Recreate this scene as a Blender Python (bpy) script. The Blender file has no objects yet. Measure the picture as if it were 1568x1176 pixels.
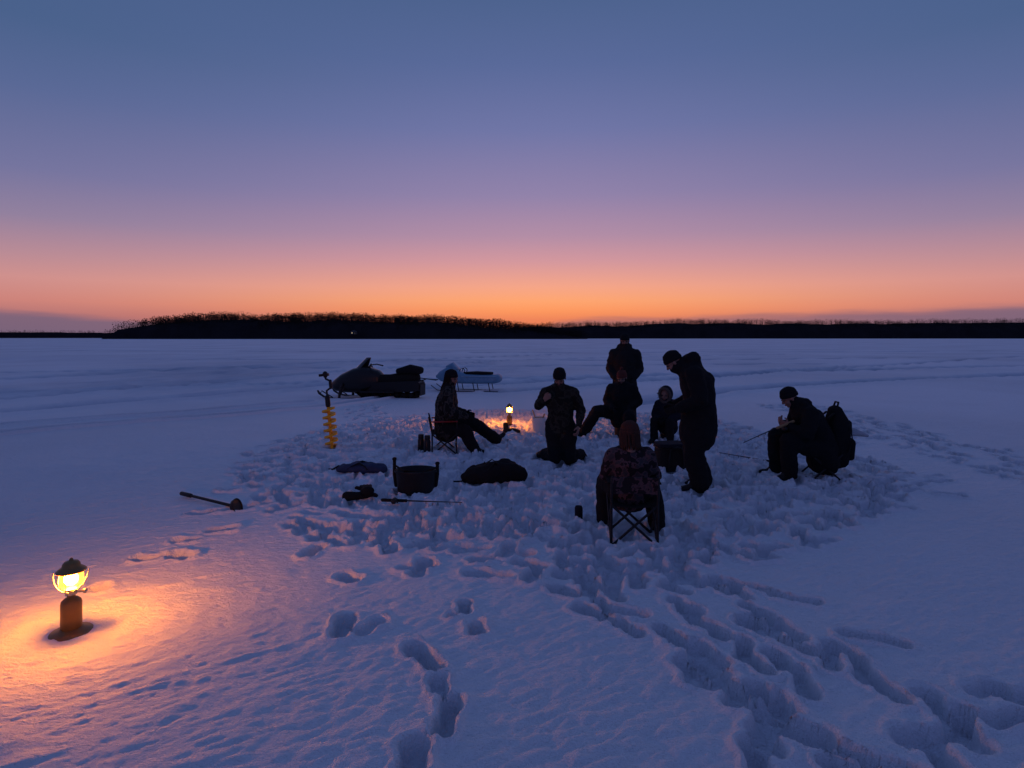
import bpy, math, random
import numpy as np
from mathutils import Vector, Matrix, noise as mnoise

random.seed(7)
rng = np.random.default_rng(11)
scene = bpy.context.scene
scene.view_settings.view_transform = 'Standard'
scene.view_settings.look = 'None'
scene.view_settings.exposure = 0
COL = scene.collection

# ------------------------------------------------------------------ materials
def lin(c):
    return tuple(((v/255)/12.92 if v/255 <= .04045 else ((v/255+.055)/1.055)**2.4) for v in c)

def mat(name, col, rough=.7, metal=0.0, var=.25, vscale=12, bump=.15, bscale=60, emis=None, estr=0, spec=.3):
    m = bpy.data.materials.new(name); m.use_nodes = True
    nt = m.node_tree; N = nt.nodes; L = nt.links
    b = N['Principled BSDF']
    tc = N.new('ShaderNodeTexCoord')
    n = N.new('ShaderNodeTexNoise'); n.inputs['Scale'].default_value = vscale; n.inputs['Detail'].default_value = 4
    L.new(tc.outputs['Object'], n.inputs['Vector'])
    mx = N.new('ShaderNodeMix'); mx.data_type = 'RGBA'
    mx.inputs[6].default_value = (*[c*(1-var) for c in col], 1)
    mx.inputs[7].default_value = (*[min(1, c*(1+var)) for c in col], 1)
    L.new(n.outputs['Fac'], mx.inputs[0]); L.new(mx.outputs[2], b.inputs['Base Color'])
    b.inputs['Roughness'].default_value = rough; b.inputs['Metallic'].default_value = metal
    b.inputs['Specular IOR Level'].default_value = spec
    if bump:
        n2 = N.new('ShaderNodeTexNoise'); n2.inputs['Scale'].default_value = bscale; n2.inputs['Detail'].default_value = 3
        L.new(tc.outputs['Object'], n2.inputs['Vector'])
        bp = N.new('ShaderNodeBump'); bp.inputs['Strength'].default_value = bump; bp.inputs['Distance'].default_value = .01
        L.new(n2.outputs['Fac'], bp.inputs['Height']); L.new(bp.outputs['Normal'], b.inputs['Normal'])
    if emis:
        b.inputs['Emission Color'].default_value = (*emis, 1); b.inputs['Emission Strength'].default_value = estr
    return m

M = {}
M['black_cloth'] = mat('black_cloth', (.012, .012, .014), .95, bscale=30, bump=.4, spec=.1)
M['navy_cloth'] = mat('navy_cloth', (.013, .015, .024), .9, bscale=30, bump=.4, spec=.1)
M['charcoal_cloth'] = mat('charcoal_cloth', (.018, .017, .018), .9, bscale=30, bump=.4, spec=.1)
M['boot'] = mat('boot_rubber', (.012, .011, .012), .6, spec=.2)
M['skin'] = mat('skin', (.24, .13, .10), .6, var=.08, bump=.05)
M['lips'] = mat('lips', (.2, .07, .06), .5, var=.05)
M['eye'] = mat('eye', (.06, .05, .05), .2, var=.05, bump=0)
M['hair_dark'] = mat('hair_dark', (.014, .010, .008), .85, vscale=80, spec=.1)
M['hair_red'] = mat('hair_red', (.05, .022, .016), .85, vscale=80, spec=.1)
M['beanie_black'] = mat('beanie_black', (.012, .012, .015), .95, bscale=160, bump=.6, spec=.1)
M['beanie_red'] = mat('beanie_red', (.11, .034, .028), .95, bscale=160, bump=.6, spec=.1)
M['beanie_brown'] = mat('beanie_brown', (.07, .028, .022), .95, bscale=160, bump=.6, spec=.1)
M['fur'] = mat('fur_trim', (.10, .08, .07), 1, bscale=200, bump=1)
M['metal_dark'] = mat('metal_dark', (.02, .02, .022), .5, .4)
M['metal'] = mat('metal', (.35, .35, .36), .35, .9)
M['plastic_black'] = mat('plastic_black', (.012, .012, .014), .5, spec=.25)
M['paint_black'] = mat('paint_black', (.010, .010, .012), .3, spec=.3, bump=.03)
M['paint_blue'] = mat('paint_blue', (.12, .28, .41), .4, bump=.05)
M['trim_blue'] = mat('trim_blue', (.28, .44, .54), .5)
M['blue_cloth'] = mat('blue_cloth', (.022, .035, .08), .8)
M['white_plastic'] = mat('white_plastic', (.72, .72, .70), .45, var=.06)
M['yellow_paint'] = mat('yellow_paint', (.85, .42, .02), .4, var=.12)
M['red_trim'] = mat('red_trim', (.35, .03, .03), .6)
M['rubber'] = mat('rubber', (.014, .014, .014), .85, spec=.12)
M['lantern_green'] = mat('lantern_fuel_can', (.22, .12, .04), .45, .2)
M['lantern_cap'] = mat('lantern_cap_enamel', (.24, .14, .05), .4, .3)
M['wood'] = mat('wood', (.3, .19, .09), .7)
M['windshield'] = mat('windshield', (.03, .033, .04), .15, spec=.5, bump=0)
M['snow_dust'] = mat('snow_crust', (.40, .41, .45), .8)

def camo(name, c1, c2, c3, sc):
    m = bpy.data.materials.new(name); m.use_nodes = True
    nt = m.node_tree; N = nt.nodes; L = nt.links; b = N['Principled BSDF']
    tc = N.new('ShaderNodeTexCoord'); n = N.new('ShaderNodeTexNoise'); n.inputs['Scale'].default_value = sc
    n.inputs['Detail'].default_value = 3; L.new(tc.outputs['Object'], n.inputs['Vector'])
    r = N.new('ShaderNodeValToRGB'); r.color_ramp.interpolation = 'CONSTANT'
    e = r.color_ramp.elements; e[0].color = (*c1, 1); e[1].position = .50; e[1].color = (*c2, 1)
    x = e.new(.58); x.color = (*c3, 1)
    L.new(n.outputs['Fac'], r.inputs[0]); L.new(r.outputs[0], b.inputs['Base Color']); b.inputs['Roughness'].default_value = .95; b.inputs['Specular IOR Level'].default_value = .1
    return m
M['plaid'] = camo('camouflage_jacket', (.013, .012, .013), (.055, .05, .045), (.028, .026, .026), 13)
M['camo'] = camo('patterned_fabric', (.020, .015, .018), (.095, .055, .062), (.050, .042, .048), 17)
M['olive_cloth'] = camo('camouflage_cloth', (.014, .014, .013), (.035, .033, .027), (.022, .021, .018), 12)

# ------------------------------------------------------------------ mesh builder
def V(*a): return Vector(a)
class MB:
    def __init__(s): s.v = []; s.f = []; s.m = []
    def _add(s, vs, fs, m):
        o = len(s.v); s.v += [Vector(v) for v in vs]
        s.f += [tuple(i+o for i in f) for f in fs]; s.m += [m]*len(fs)
    def tube(s, pts, radii, side=None, seg=12, m=0, p=2.0, round_=True):
        pts = [Vector(q) for q in pts]; R = [(r, r) if not isinstance(r, tuple) else r for r in radii]
        n = len(pts); T = []
        for i in range(n):
            a = pts[max(0, i-1)]; b = pts[min(n-1, i+1)]; t = (b-a)
            T.append(t.normalized() if t.length > 1e-9 else V(0, 0, 1))
        if side is None:
            side = V(1, 0, 0) if abs(T[0].x) < .8 else V(0, 1, 0)
        side = Vector(side)
        rings = []
        def ring(c, t, a, b):
            nonlocal side
            sd = side - t*side.dot(t)
            if sd.length < 1e-4: sd = t.orthogonal()
            sd.normalize(); nn = t.cross(sd); out = []
            for k in range(seg):
                th = 2*math.pi*k/seg; cx, sy = math.cos(th), math.sin(th)
                if p != 2.0:
                    cx = math.copysign(abs(cx)**(2/p), cx); sy = math.copysign(abs(sy)**(2/p), sy)
                out.append(c + sd*a*cx + nn*b*sy)
            return out
        if round_:
            a, b = R[0]; m0 = min(a, b)
            for ph in (75, 45, 20):
                q = math.radians(ph); rings.append(ring(pts[0]-T[0]*m0*math.sin(q), T[0], a*math.cos(q), b*math.cos(q)))
        for i in range(n): rings.append(ring(pts[i], T[i], *R[i]))
        if round_:
            a, b = R[-1]; m0 = min(a, b)
            for ph in (20, 45, 75):
                q = math.radians(ph); rings.append(ring(pts[-1]+T[-1]*m0*math.sin(q), T[-1], a*math.cos(q), b*math.cos(q)))
        vs = [v for r in rings for v in r]; fs = []
        for i in range(len(rings)-1):
            for k in range(seg):
                k2 = (k+1) % seg
                fs.append((i*seg+k, i*seg+k2, (i+1)*seg+k2, (i+1)*seg+k))
        fs.append(tuple(reversed(range(seg)))); fs.append(tuple((len(rings)-1)*seg+k for k in range(seg)))
        s._add(vs, fs, m)
    def ell(s, c, r, rot=None, m=0, nu=16, nv=10, cut=None):
        c = Vector(c); vs = []; fs = []
        for j in range(nv+1):
            ph = math.pi*(j/nv-.5)
            for i in range(nu):
                th = 2*math.pi*i/nu
                q = V(math.cos(ph)*math.cos(th), math.cos(ph)*math.sin(th), math.sin(ph)); q = V(q.x*r[0], q.y*r[1], q.z*r[2])
                if rot: q = rot @ q
                vs.append(c+q)
        for j in range(nv):
            for i in range(nu):
                i2 = (i+1) % nu; f = (j*nu+i, j*nu+i2, (j+1)*nu+i2, (j+1)*nu+i)
                if cut:
                    cc = sum((vs[k] for k in f), Vector())/4
                    if cut(cc-c): continue
                fs.append(f)
        s._add(vs, fs, m)
    def lathe(s, prof, c=(0, 0, 0), seg=24, m=0, sx=1, sy=1, mat4=None, closed=True):
        vs = []; fs = []; c = Vector(c)
        for r, z in prof:
            for k in range(seg):
                th = 2*math.pi*k/seg; q = V(r*math.cos(th)*sx, r*math.sin(th)*sy, z)
                if mat4: q = mat4 @ q
                vs.append(c+q)
        for i in range(len(prof)-1):
            for k in range(seg):
                k2 = (k+1) % seg; fs.append((i*seg+k, i*seg+k2, (i+1)*seg+k2, (i+1)*seg+k))
        if closed:
            fs.append(tuple(reversed(range(seg)))); fs.append(tuple((len(prof)-1)*seg+k for k in range(seg)))
        s._add(vs, fs, m)
    def box(s, c, sz, rot=None, m=0):
        c = Vector(c); vs = []
        for x in (-.5, .5):
            for y in (-.5, .5):
                for z in (-.5, .5):
                    q = V(x*sz[0], y*sz[1], z*sz[2])
                    if rot: q = rot @ q
                    vs.append(c+q)
        s._add(vs, [(0, 1, 3, 2), (4, 6, 7, 5), (0, 4, 5, 1), (2, 3, 7, 6), (0, 2, 6, 4), (1, 5, 7, 3)], m)
    def sheet(s, a, b, c, d, n=8, sag=0, thick=.008, m=0):
        a, b, c, d = map(Vector, (a, b, c, d)); nr = (b-a).cross(d-a).normalized(); vs = []
        for side in (0, 1):
            for j in range(n+1):
                for i in range(n+1):
                    u = i/n; w = j/n
                    q = (a*(1-u)+b*u)*(1-w)+(d*(1-u)+c*u)*w
                    q = q - V(0, 0, sag*4*u*(1-u)*(.6+.4*4*w*(1-w)) if abs(nr.z) > .5 else 0) + nr*(side*thick + (0 if abs(nr.z) > .5 else -sag*4*u*(1-u)))
                    vs.append(q)
        K = (n+1)**2; fs = []
        for j in range(n):
            for i in range(n):
                q = j*(n+1)+i; f = (q, q+1, q+n+2, q+n+1); fs.append(tuple(reversed(f))); fs.append(tuple(x+K for x in f))
        for i in range(n):
            for (p1, p2) in ((i, i+1), (n*(n+1)+i+1, n*(n+1)+i), ((i+1)*(n+1), i*(n+1)), (i*(n+1)+n, (i+1)*(n+1)+n)):
                fs.append((p1, p2, p2+K, p1+K))
        s._add(vs, fs, m)
    def prism(s, poly, y0, y1, m=0):
        n = len(poly); vs = [V(x, y0, z) for x, z in poly]+[V(x, y1, z) for x, z in poly]
        fs = [tuple(range(n)), tuple(reversed(range(n, 2*n)))]+[(i, i+n, (i+1) % n+n, (i+1) % n) for i in range(n)]
        s._add(vs, fs, m)
    def apply(s, mt): s.v = [mt @ v for v in s.v]; return s
    def mesh(s, name, mats):
        me = bpy.data.meshes.new(name); me.from_pydata([tuple(v) for v in s.v], [], s.f)
        for x in mats: me.materials.append(x)
        me.polygons.foreach_set('material_index', s.m)
        me.validate(); me.update(); return me
    def obj(s, name, mats, parent=None, smooth=True, bevel=0):
        me = s.mesh(name, mats); ob = bpy.data.objects.new(name, me); COL.objects.link(ob)
        import bmesh
        bm = bmesh.new(); bm.from_mesh(me); bmesh.ops.recalc_face_normals(bm, faces=bm.faces); bm.to_mesh(me); bm.free()
        if smooth:
            me.polygons.foreach_set('use_smooth', [True]*len(me.polygons))
            me.set_sharp_from_angle(angle=math.radians(50))
        if bevel:
            b = ob.modifiers.new('bevel', 'BEVEL'); b.width = bevel; b.segments = 2; b.limit_method = 'ANGLE'
        if parent: ob.parent = parent
        return ob

def remeshed(mb, name, voxel, smooth=4):
    me = mb.mesh(name+'_tmp', [M['skin']]); ob = bpy.data.objects.new(name+'_tmp', me); COL.objects.link(ob)
    r = ob.modifiers.new('r', 'REMESH'); r.mode = 'VOXEL'; r.voxel_size = voxel
    if smooth:
        q = ob.modifiers.new('s', 'SMOOTH'); q.iterations = smooth; q.factor = .6
    dg = bpy.context.evaluated_depsgraph_get()
    out = bpy.data.meshes.new_from_object(ob.evaluated_get(dg)); out.name = name
    bpy.data.objects.remove(ob); bpy.data.meshes.remove(me)
    out.materials.clear()
    out.polygons.foreach_set('use_smooth', [True]*len(out.polygons))
    return out

def empty(name, loc, yaw=0, scale=1):
    e = bpy.data.objects.new(name, None); COL.objects.link(e); e.empty_display_size = .2
    e.location = loc; e.rotation_euler = (0, 0, yaw); e.scale = (scale,)*3
    return e

# ------------------------------------------------------------------ ground
_tab = rng.random((256, 256))
def vn(x, y, ox=0, oy=0):
    x = x+ox; y = y+oy
    xi = np.floor(x).astype(np.int64); yi = np.floor(y).astype(np.int64); fx = x-xi; fy = y-yi
    fx = fx*fx*(3-2*fx); fy = fy*fy*(3-2*fy)
    a = _tab[xi & 255, yi & 255]; b = _tab[(xi+1) & 255, yi & 255]; c = _tab[xi & 255, (yi+1) & 255]; d = _tab[(xi+1) & 255, (yi+1) & 255]
    return (a*(1-fx)+b*fx)*(1-fy)+(c*(1-fx)+d*fx)*fy
def fbm(x, y, o=4, ox=0):
    t = 0; a = .5; f = 1; n = 0
    for i in range(o):
        t = t+a*vn(x*f, y*f, ox+i*17.3, i*9.1); n += a; a *= .5; f *= 2.03
    return t/n

def axis(segs, end, g):
    out = []
    for (a, b, st) in segs:
        x = a
        while x < b-1e-6: out.append(x); x += st
    st = segs[-1][2]; x = segs[-1][1]
    while x < end:
        out.append(x); st *= g if x < 70 else 1.12; x += st
    out.append(end); return out
ys = axis([(1.7, 5.2, .0115), (5.2, 9, .0165), (9, 15, .028)], 26000, 1.03)
yb = []; x = 1.7; st = .03
while x > -400: x -= st; st *= 1.12; yb.append(x)
ys = np.array(sorted(yb)+ys)
xr = axis([(0, 3.4, .0125), (3.4, 8.2, .024)], 20000, 1.035)
xs = np.array([-q for q in reversed(xr[1:])]+xr)
X, Y = np.meshgrid(xs, ys)
near = np.clip(1-(np.hypot(X, Y)-40)/60, 0, 1)
n2 = np.clip(1-(np.hypot(X, Y)-9)/6, 0, 1)
H = (.10*(fbm(X*.22, Y*.22, 3)-.5)+.035*(fbm(X*.9, Y*.9, 3, 40)-.5))*near
H += .016*(fbm(X*2.2+Y*.8, Y*5.5-X*1.5, 3, 90)-.5)*near
rx_ = X*.85+Y*.5; ry_ = -X*.5+Y*.85
cr = fbm(rx_*5.5, ry_*17, 3, 61)
H += n2*(.016*np.abs(cr-.5)*2+.008*(fbm(rx_*20, ry_*34, 2, 33)-.5))*(.45+1.1*fbm(X*.8, Y*.8, 2, 14))
H += .10*(fbm(X*.05, Y*.05, 3, 70)-.5)*np.clip((np.hypot(X, Y)-14)/10, 0, 1)*near
packed = np.zeros_like(H)
def camp(x, y):
    ry = 4.5 if y < 8.6 else 5.4
    rx = 4.2 if y > 6.8 else 4.2-(6.8-y)*.6
    return math.sqrt(((x-.6)/rx)**2+((y-8.6)/ry)**2)
cd = np.sqrt(((X-.6)/np.where(Y > 6.8, 4.2, np.maximum(4.2-(6.8-Y)*.6, 1)))**2+((Y-8.6)/np.where(Y < 8.6, 4.5, 5.4))**2)+.35*(fbm(X*1.3, Y*1.3, 3, 5)-.5)
cm = np.clip((1.04-cd)/.25, 0, 1); cm = cm*cm*(3-2*cm)
H0 = H+cm*.02*(fbm(X*4, Y*4, 2, 11)-.5)
H = H0.copy()
def stamp(cx, cy, ang, L, W, depth, rim=.02, cap=.03, soft=.62):
    r = L/2+W*1.4
    i0, i1 = np.searchsorted(ys, cy-r), np.searchsorted(ys, cy+r); j0, j1 = np.searchsorted(xs, cx-r), np.searchsorted(xs, cx+r)
    if i1-i0 < 2 or j1-j0 < 2: return
    x = X[i0:i1, j0:j1]-cx; y = Y[i0:i1, j0:j1]-cy
    ca, sa = math.cos(ang), math.sin(ang); u = x*ca+y*sa; v = -x*sa+y*ca
    wob = (fbm((x+cx)*9, (y+cy)*9, 2, cx*7)-.5)*.7
    waist = 1-.13*np.exp(-((u+L*.05)/(L*.16))**2)
    d = np.hypot(np.maximum(np.abs(u)-(L-W)/2, 0), v/waist)/(W/2)+wob
    p = np.clip((1.30-d)/soft, 0, 1); p = p*p*(3-2*p)
    fl = 1-.30*u/L+.40*(fbm((x+cx)*14, (y+cy)*14, 2, 3)-.5)
    S = H[i0:i1, j0:j1]; B0 = H0[i0:i1, j0:j1]
    add = rim*np.exp(-((d-1.5)/.3)**2)*(1-p)*(.3+1.4*vn((x+cx)*12, (y+cy)*12))
    S += add*np.clip(1-(S-B0)/cap, 0, 1)
    np.minimum(S, B0-depth*p*fl+(1-p)*.07, out=S)
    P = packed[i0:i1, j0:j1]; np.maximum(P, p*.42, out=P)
k = 0
while k < 2100:
    x = random.uniform(-4.3, 5.4); y = random.uniform(4.0, 14)
    c = camp(x, y)
    if c > 1.05 or random.random() < (c-.6)*1.1: continue
    stamp(x, y, random.uniform(0, math.pi), random.uniform(.2, .34), random.uniform(.10, .14), random.uniform(.035, .10), random.uniform(.015, .04), .05, .45); k += 1
H += cm*np.where(Y > 4, 1, 0)*(.045*(np.abs(fbm(X*8, Y*8, 3, 23)-.5)*2)+.05*np.clip(fbm(X*12, Y*12, 2, 51)-.55, 0, 1)-.012)
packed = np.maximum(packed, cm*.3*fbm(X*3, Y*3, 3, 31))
D = math.radians
for a in [(-1.59, 4.71, D(70), .28, .12, .08), (-1.15, 4.15, D(150), .2, .12, .08), (-.67, 4.33, D(88), .34, .12, .09), (-.99, 3.44, D(95), .30, .11, .10),
          (-.83, 3.44, D(60), .22, .11, .035), (-.30, 3.70, D(92), .2, .09, .09), (-.21, 3.42, D(100), .16, .115, .10), (-.37, 3.58, D(80), .09, .08, .04),
          (-.47, 3.12, D(128), .34, .10, .10), (-.29, 2.66, D(85), .34, .11, .11), (-.40, 2.40, D(95), .22, .12, .10), (-.36, 2.08, D(90), .3, .12, .10),
          (-.36, 2.88, D(105), .16, .09, .05),
          (-1.81, 5.19, D(170), .26, .12, .05), (-2.56, 5.19, D(10), .26, .12, .05), (-2.83, 4.57, D(20), .22, .12, .05), (-2.6, 4.62, D(170), .24, .13, .06),
          (-2.83, 4.02, D(0), .16, .12, .03), (-2.75, 4.95, D(15), .2, .12, .04), (-.18, 4.18, D(165), .36, .12, .08), (-.27, 4.45, D(120), .16, .11, .07), (-.3, 5.05, D(170), .3, .13, .06), (-1.35, 5.3, D(150), .3, .13, .06),
          (-1.6, 5.6, D(130), .3, .13, .06), (-1.1, 5.0, D(95), .3, .13, .06), (.12, 4.35, D(140), .3, .13, .08), (.42, 4.15, D(155), .3, .13, .08), (.75, 4.4, D(170), .3, .13, .08),
          (.5, 3.62, D(135), .32, .12, .10), (.36, 3.92, D(140), .28, .12, .08), (1.27, 3.04, D(110), .22, .12, .09), (2.03, 3.30, D(155), .38, .10, .08), (1.78, 3.2, D(120), .2, .11, .08),
          (3.85, 5.86, D(175), .3, .14, .05), (4.76, 6.4, D(150), .3, .13, .05), (4.6, 7.2, D(160), .4, .14, .05), (4.9, 7.6, D(10), .3, .14, .06), (2.6, 4.9, D(20), .25, .13, .03)]:
    stamp(*a)
def trail(p, n, w, dep=(.05, .10), Lr=(.2, .32), side=None):
    p = [Vector(q) for q in p]; seg = [(p[i+1]-p[i]).length for i in range(len(p)-1)]; tot = sum(seg)
    for i in range(n):
        t = (i+random.uniform(-.3, .3))/n*tot; j = 0
        while j < len(seg)-1 and t > seg[j]: t -= seg[j]; j += 1
        dr = (p[j+1]-p[j]).normalized(); q = p[j]+dr*t; sd = V(-dr.y, dr.x)*random.uniform(-w, w)
        stamp(q.x+sd.x, q.y+sd.y, math.atan2(dr.y, dr.x)+random.gauss(0, .35), random.uniform(*Lr), random.uniform(.095, .125), random.uniform(*dep), .018, .022)
trail([(.45, 4.1), (.8, 3.4), (1.05, 2.9), (1.1, 2.2)], 15, .12)
trail([(.95, 3.2), (1.25, 2.6), (1.5, 2.0)], 8, .12)
trail([(1.2, 4.4), (1.5, 3.6), (1.75, 3.0), (1.9, 2.2)], 15, .15)
trail([(1.5, 4.1), (1.95, 3.75)], 4, .05)
trail([(.95, 4.2), (1.4, 3.3), (1.4, 2.6)], 11, .16)
trail([(2.4, 2.8), (1.95, 2.55), (1.6, 2.4)], 6, .08)
trail([(1.1, 2.4), (1.7, 2.25), (2.2, 2.0)], 9, .18)
trail([(-.8, 4.6), (.1, 4.9), (1.0, 4.4), (2.0, 4.9)], 26, .35, (.03, .08))
trail([(-1.9, 5.6), (-1.2, 5.3), (-.2, 4.8)], 12, .3, (.03, .07))
trail([(-3.0, 5.6), (-2.3, 5.9), (-1.5, 5.7)], 9, .22, (.03, .06))
trail([(-2.2, 6.6), (-2.6, 7.4), (-2.9, 8.4)], 16, .3, (.03, .07))
trail([(-2.0, 5.3), (-1.5, 4.9), (-.9, 4.7)], 6, .12, (.03, .06))
trail([(6.9, 15), (6.9, 12), (6.8, 9), (6.7, 7), (6.5, 5)], 260, .75, (.03, .09))
trail([(4.0, 8.5), (5, 9.5), (6.4, 10.2)], 30, .35, (.03, .07))
trail([(3.2, 6.0), (4.2, 6.6), (5.4, 7.4)], 12, .3, (.03, .06))
trail([(-2.6, 11), (-3.3, 13), (-3.6, 15)], 40, .5, (.03, .07))
def track(pts, w, dep, pk=.9):
    m = (Y > 8) & (Y < 130) & (np.abs(X) < 120); x = X[m]; y = Y[m]; best = np.full(x.shape, 1e9)
    for (a, b) in zip(pts[:-1], pts[1:]):
        ax, ay = a; dx, dy = b[0]-ax, b[1]-ay; t = np.clip(((x-ax)*dx+(y-ay)*dy)/(dx*dx+dy*dy), 0, 1)
        best = np.minimum(best, np.hypot(x-ax-t*dx, y-ay-t*dy))
    best = best+.25*(fbm(x*.8, y*.8, 3, 8)-.5)
    p = np.clip((w-best)/(w*.4), 0, 1); H[m] += -dep*p+dep*.6*np.exp(-((best-w*1.15)/(w*.25))**2)
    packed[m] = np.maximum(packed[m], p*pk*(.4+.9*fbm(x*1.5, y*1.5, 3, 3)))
for t in [([(-14, 15.6), (-9.4, 27.8), (0, 45), (30, 62)], .5), ([(-9, 10.3), (-4.8, 14.2), (-3.5, 17)], .22), ([(-10.4, 10.8), (-5.4, 15.4)], .2), ([(-11.6, 13.3), (-8.8, 17.4), (-7.1, 21), (-2, 24), (8, 27)], .55),
          ([(-16, 17), (-10.5, 21), (-6, 23), (6, 24), (20, 34)], .5), ([(-21, 24), (-12.7, 40), (5, 60)], .8), ([(-30, 26), (-14, 33), (20, 38)], .6), ([(40, 38), (31, 35.6), (15.5, 30), (6.3, 26.4), (-4, 19)], .7), ([(30, 30), (23.8, 27.3), (9.7, 21), (6.3, 18.4), (3, 15)], .6),
          ([(-.5, 18.4), (12, 28), (47, 54.6)], .5), ([(34, 50), (10, 44), (-30, 47)], .8), ([(60, 75), (0, 66), (-60, 80)], 1.2)]:
    track(t[0], t[1], .10, 1.1)
mm = (Y > 14) & (Y < 60) & (X < 4)
chop = np.clip(fbm(X*.12, Y*.06, 3, 55)*3-1.0, 0, 1)*mm*np.clip((4-X)/6, 0, 1)*np.clip((Y-14)/4, 0, 1)*np.clip((60-Y)/20, 0, 1)
H += chop*.18*(fbm(X*1.2, Y*1.2, 3, 77)-.5); packed = np.maximum(packed, chop*.9*fbm(X*1.4, Y*.9, 3, 12))

def gh(x, y, r=.08, f=np.mean):
    i0, i1 = np.searchsorted(ys, y-r), np.searchsorted(ys, y+r)+1; j0, j1 = np.searchsorted(xs, x-r), np.searchsorted(xs, x+r)+1
    return float(f(H[i0:i1, j0:j1]))

def build_ground():
    ny, nx = H.shape; co = np.stack([X, Y, H], -1).reshape(-1, 3).astype(np.float32)
    me = bpy.data.meshes.new('snow_ground'); me.vertices.add(nx*ny); me.vertices.foreach_set('co', co.ravel())
    idx = np.arange(nx*ny).reshape(ny, nx); q = np.stack([idx[:-1, :-1], idx[:-1, 1:], idx[1:, 1:], idx[1:, :-1]], -1).reshape(-1, 4)
    me.loops.add(q.size); me.loops.foreach_set('vertex_index', q.ravel().astype(np.int32))
    me.polygons.add(len(q)); me.polygons.foreach_set('loop_start', (np.arange(len(q))*4).astype(np.int32))
    me.polygons.foreach_set('use_smooth', np.ones(len(q), bool)); me.update()
    at = me.attributes.new('packed', 'FLOAT', 'POINT'); at.data.foreach_set('value', packed.ravel().astype(np.float32))
    ob = bpy.data.objects.new('snow_ground', me); COL.objects.link(ob)
    m = bpy.data.materials.new('snow'); m.use_nodes = True; nt = m.node_tree; N = nt.nodes; L = nt.links; b = N['Principled BSDF']
    tc = N.new('ShaderNodeTexCoord')
    def no(scale, det, vec=None, rough=.55):
        n = N.new('ShaderNodeTexNoise'); n.inputs['Scale'].default_value = scale; n.inputs['Detail'].default_value = det; n.inputs['Roughness'].default_value = rough
        L.new(vec or tc.outputs['Object'], n.inputs['Vector']); return n.outputs['Fac']
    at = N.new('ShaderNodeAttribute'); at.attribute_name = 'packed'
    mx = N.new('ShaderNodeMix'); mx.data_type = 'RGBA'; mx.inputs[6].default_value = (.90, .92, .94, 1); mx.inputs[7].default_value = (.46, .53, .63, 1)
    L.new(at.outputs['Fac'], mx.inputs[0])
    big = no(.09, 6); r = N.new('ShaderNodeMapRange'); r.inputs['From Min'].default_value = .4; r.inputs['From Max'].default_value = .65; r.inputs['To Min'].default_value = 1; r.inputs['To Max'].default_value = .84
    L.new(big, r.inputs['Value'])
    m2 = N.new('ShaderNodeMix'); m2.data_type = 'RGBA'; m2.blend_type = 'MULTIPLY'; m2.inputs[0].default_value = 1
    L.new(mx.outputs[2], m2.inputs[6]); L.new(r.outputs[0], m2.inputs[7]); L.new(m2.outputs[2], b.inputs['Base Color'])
    b.inputs['Roughness'].default_value = .68; b.inputs['Specular IOR Level'].default_value = .2
    mp = N.new('ShaderNodeMapping'); mp.inputs['Rotation'].default_value = (0, 0, D(28)); mp.inputs['Scale'].default_value = (1, 2.6, 1)
    L.new(tc.outputs['Object'], mp.inputs['Vector'])
    b1 = N.new('ShaderNodeBump'); b1.inputs['Strength'].default_value = .9; b1.inputs['Distance'].default_value = .03; L.new(no(11, 6, mp.outputs[0], .65), b1.inputs['Height'])
    b2 = N.new('ShaderNodeBump'); b2.inputs['Strength'].default_value = .8; b2.inputs['Distance'].default_value = .010; L.new(no(80, 3, rough=.7), b2.inputs['Height']); L.new(b1.outputs[0], b2.inputs['Normal'])
    L.new(b2.outputs[0], b.inputs['Normal'])
    me.materials.append(m)
build_ground()

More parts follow.
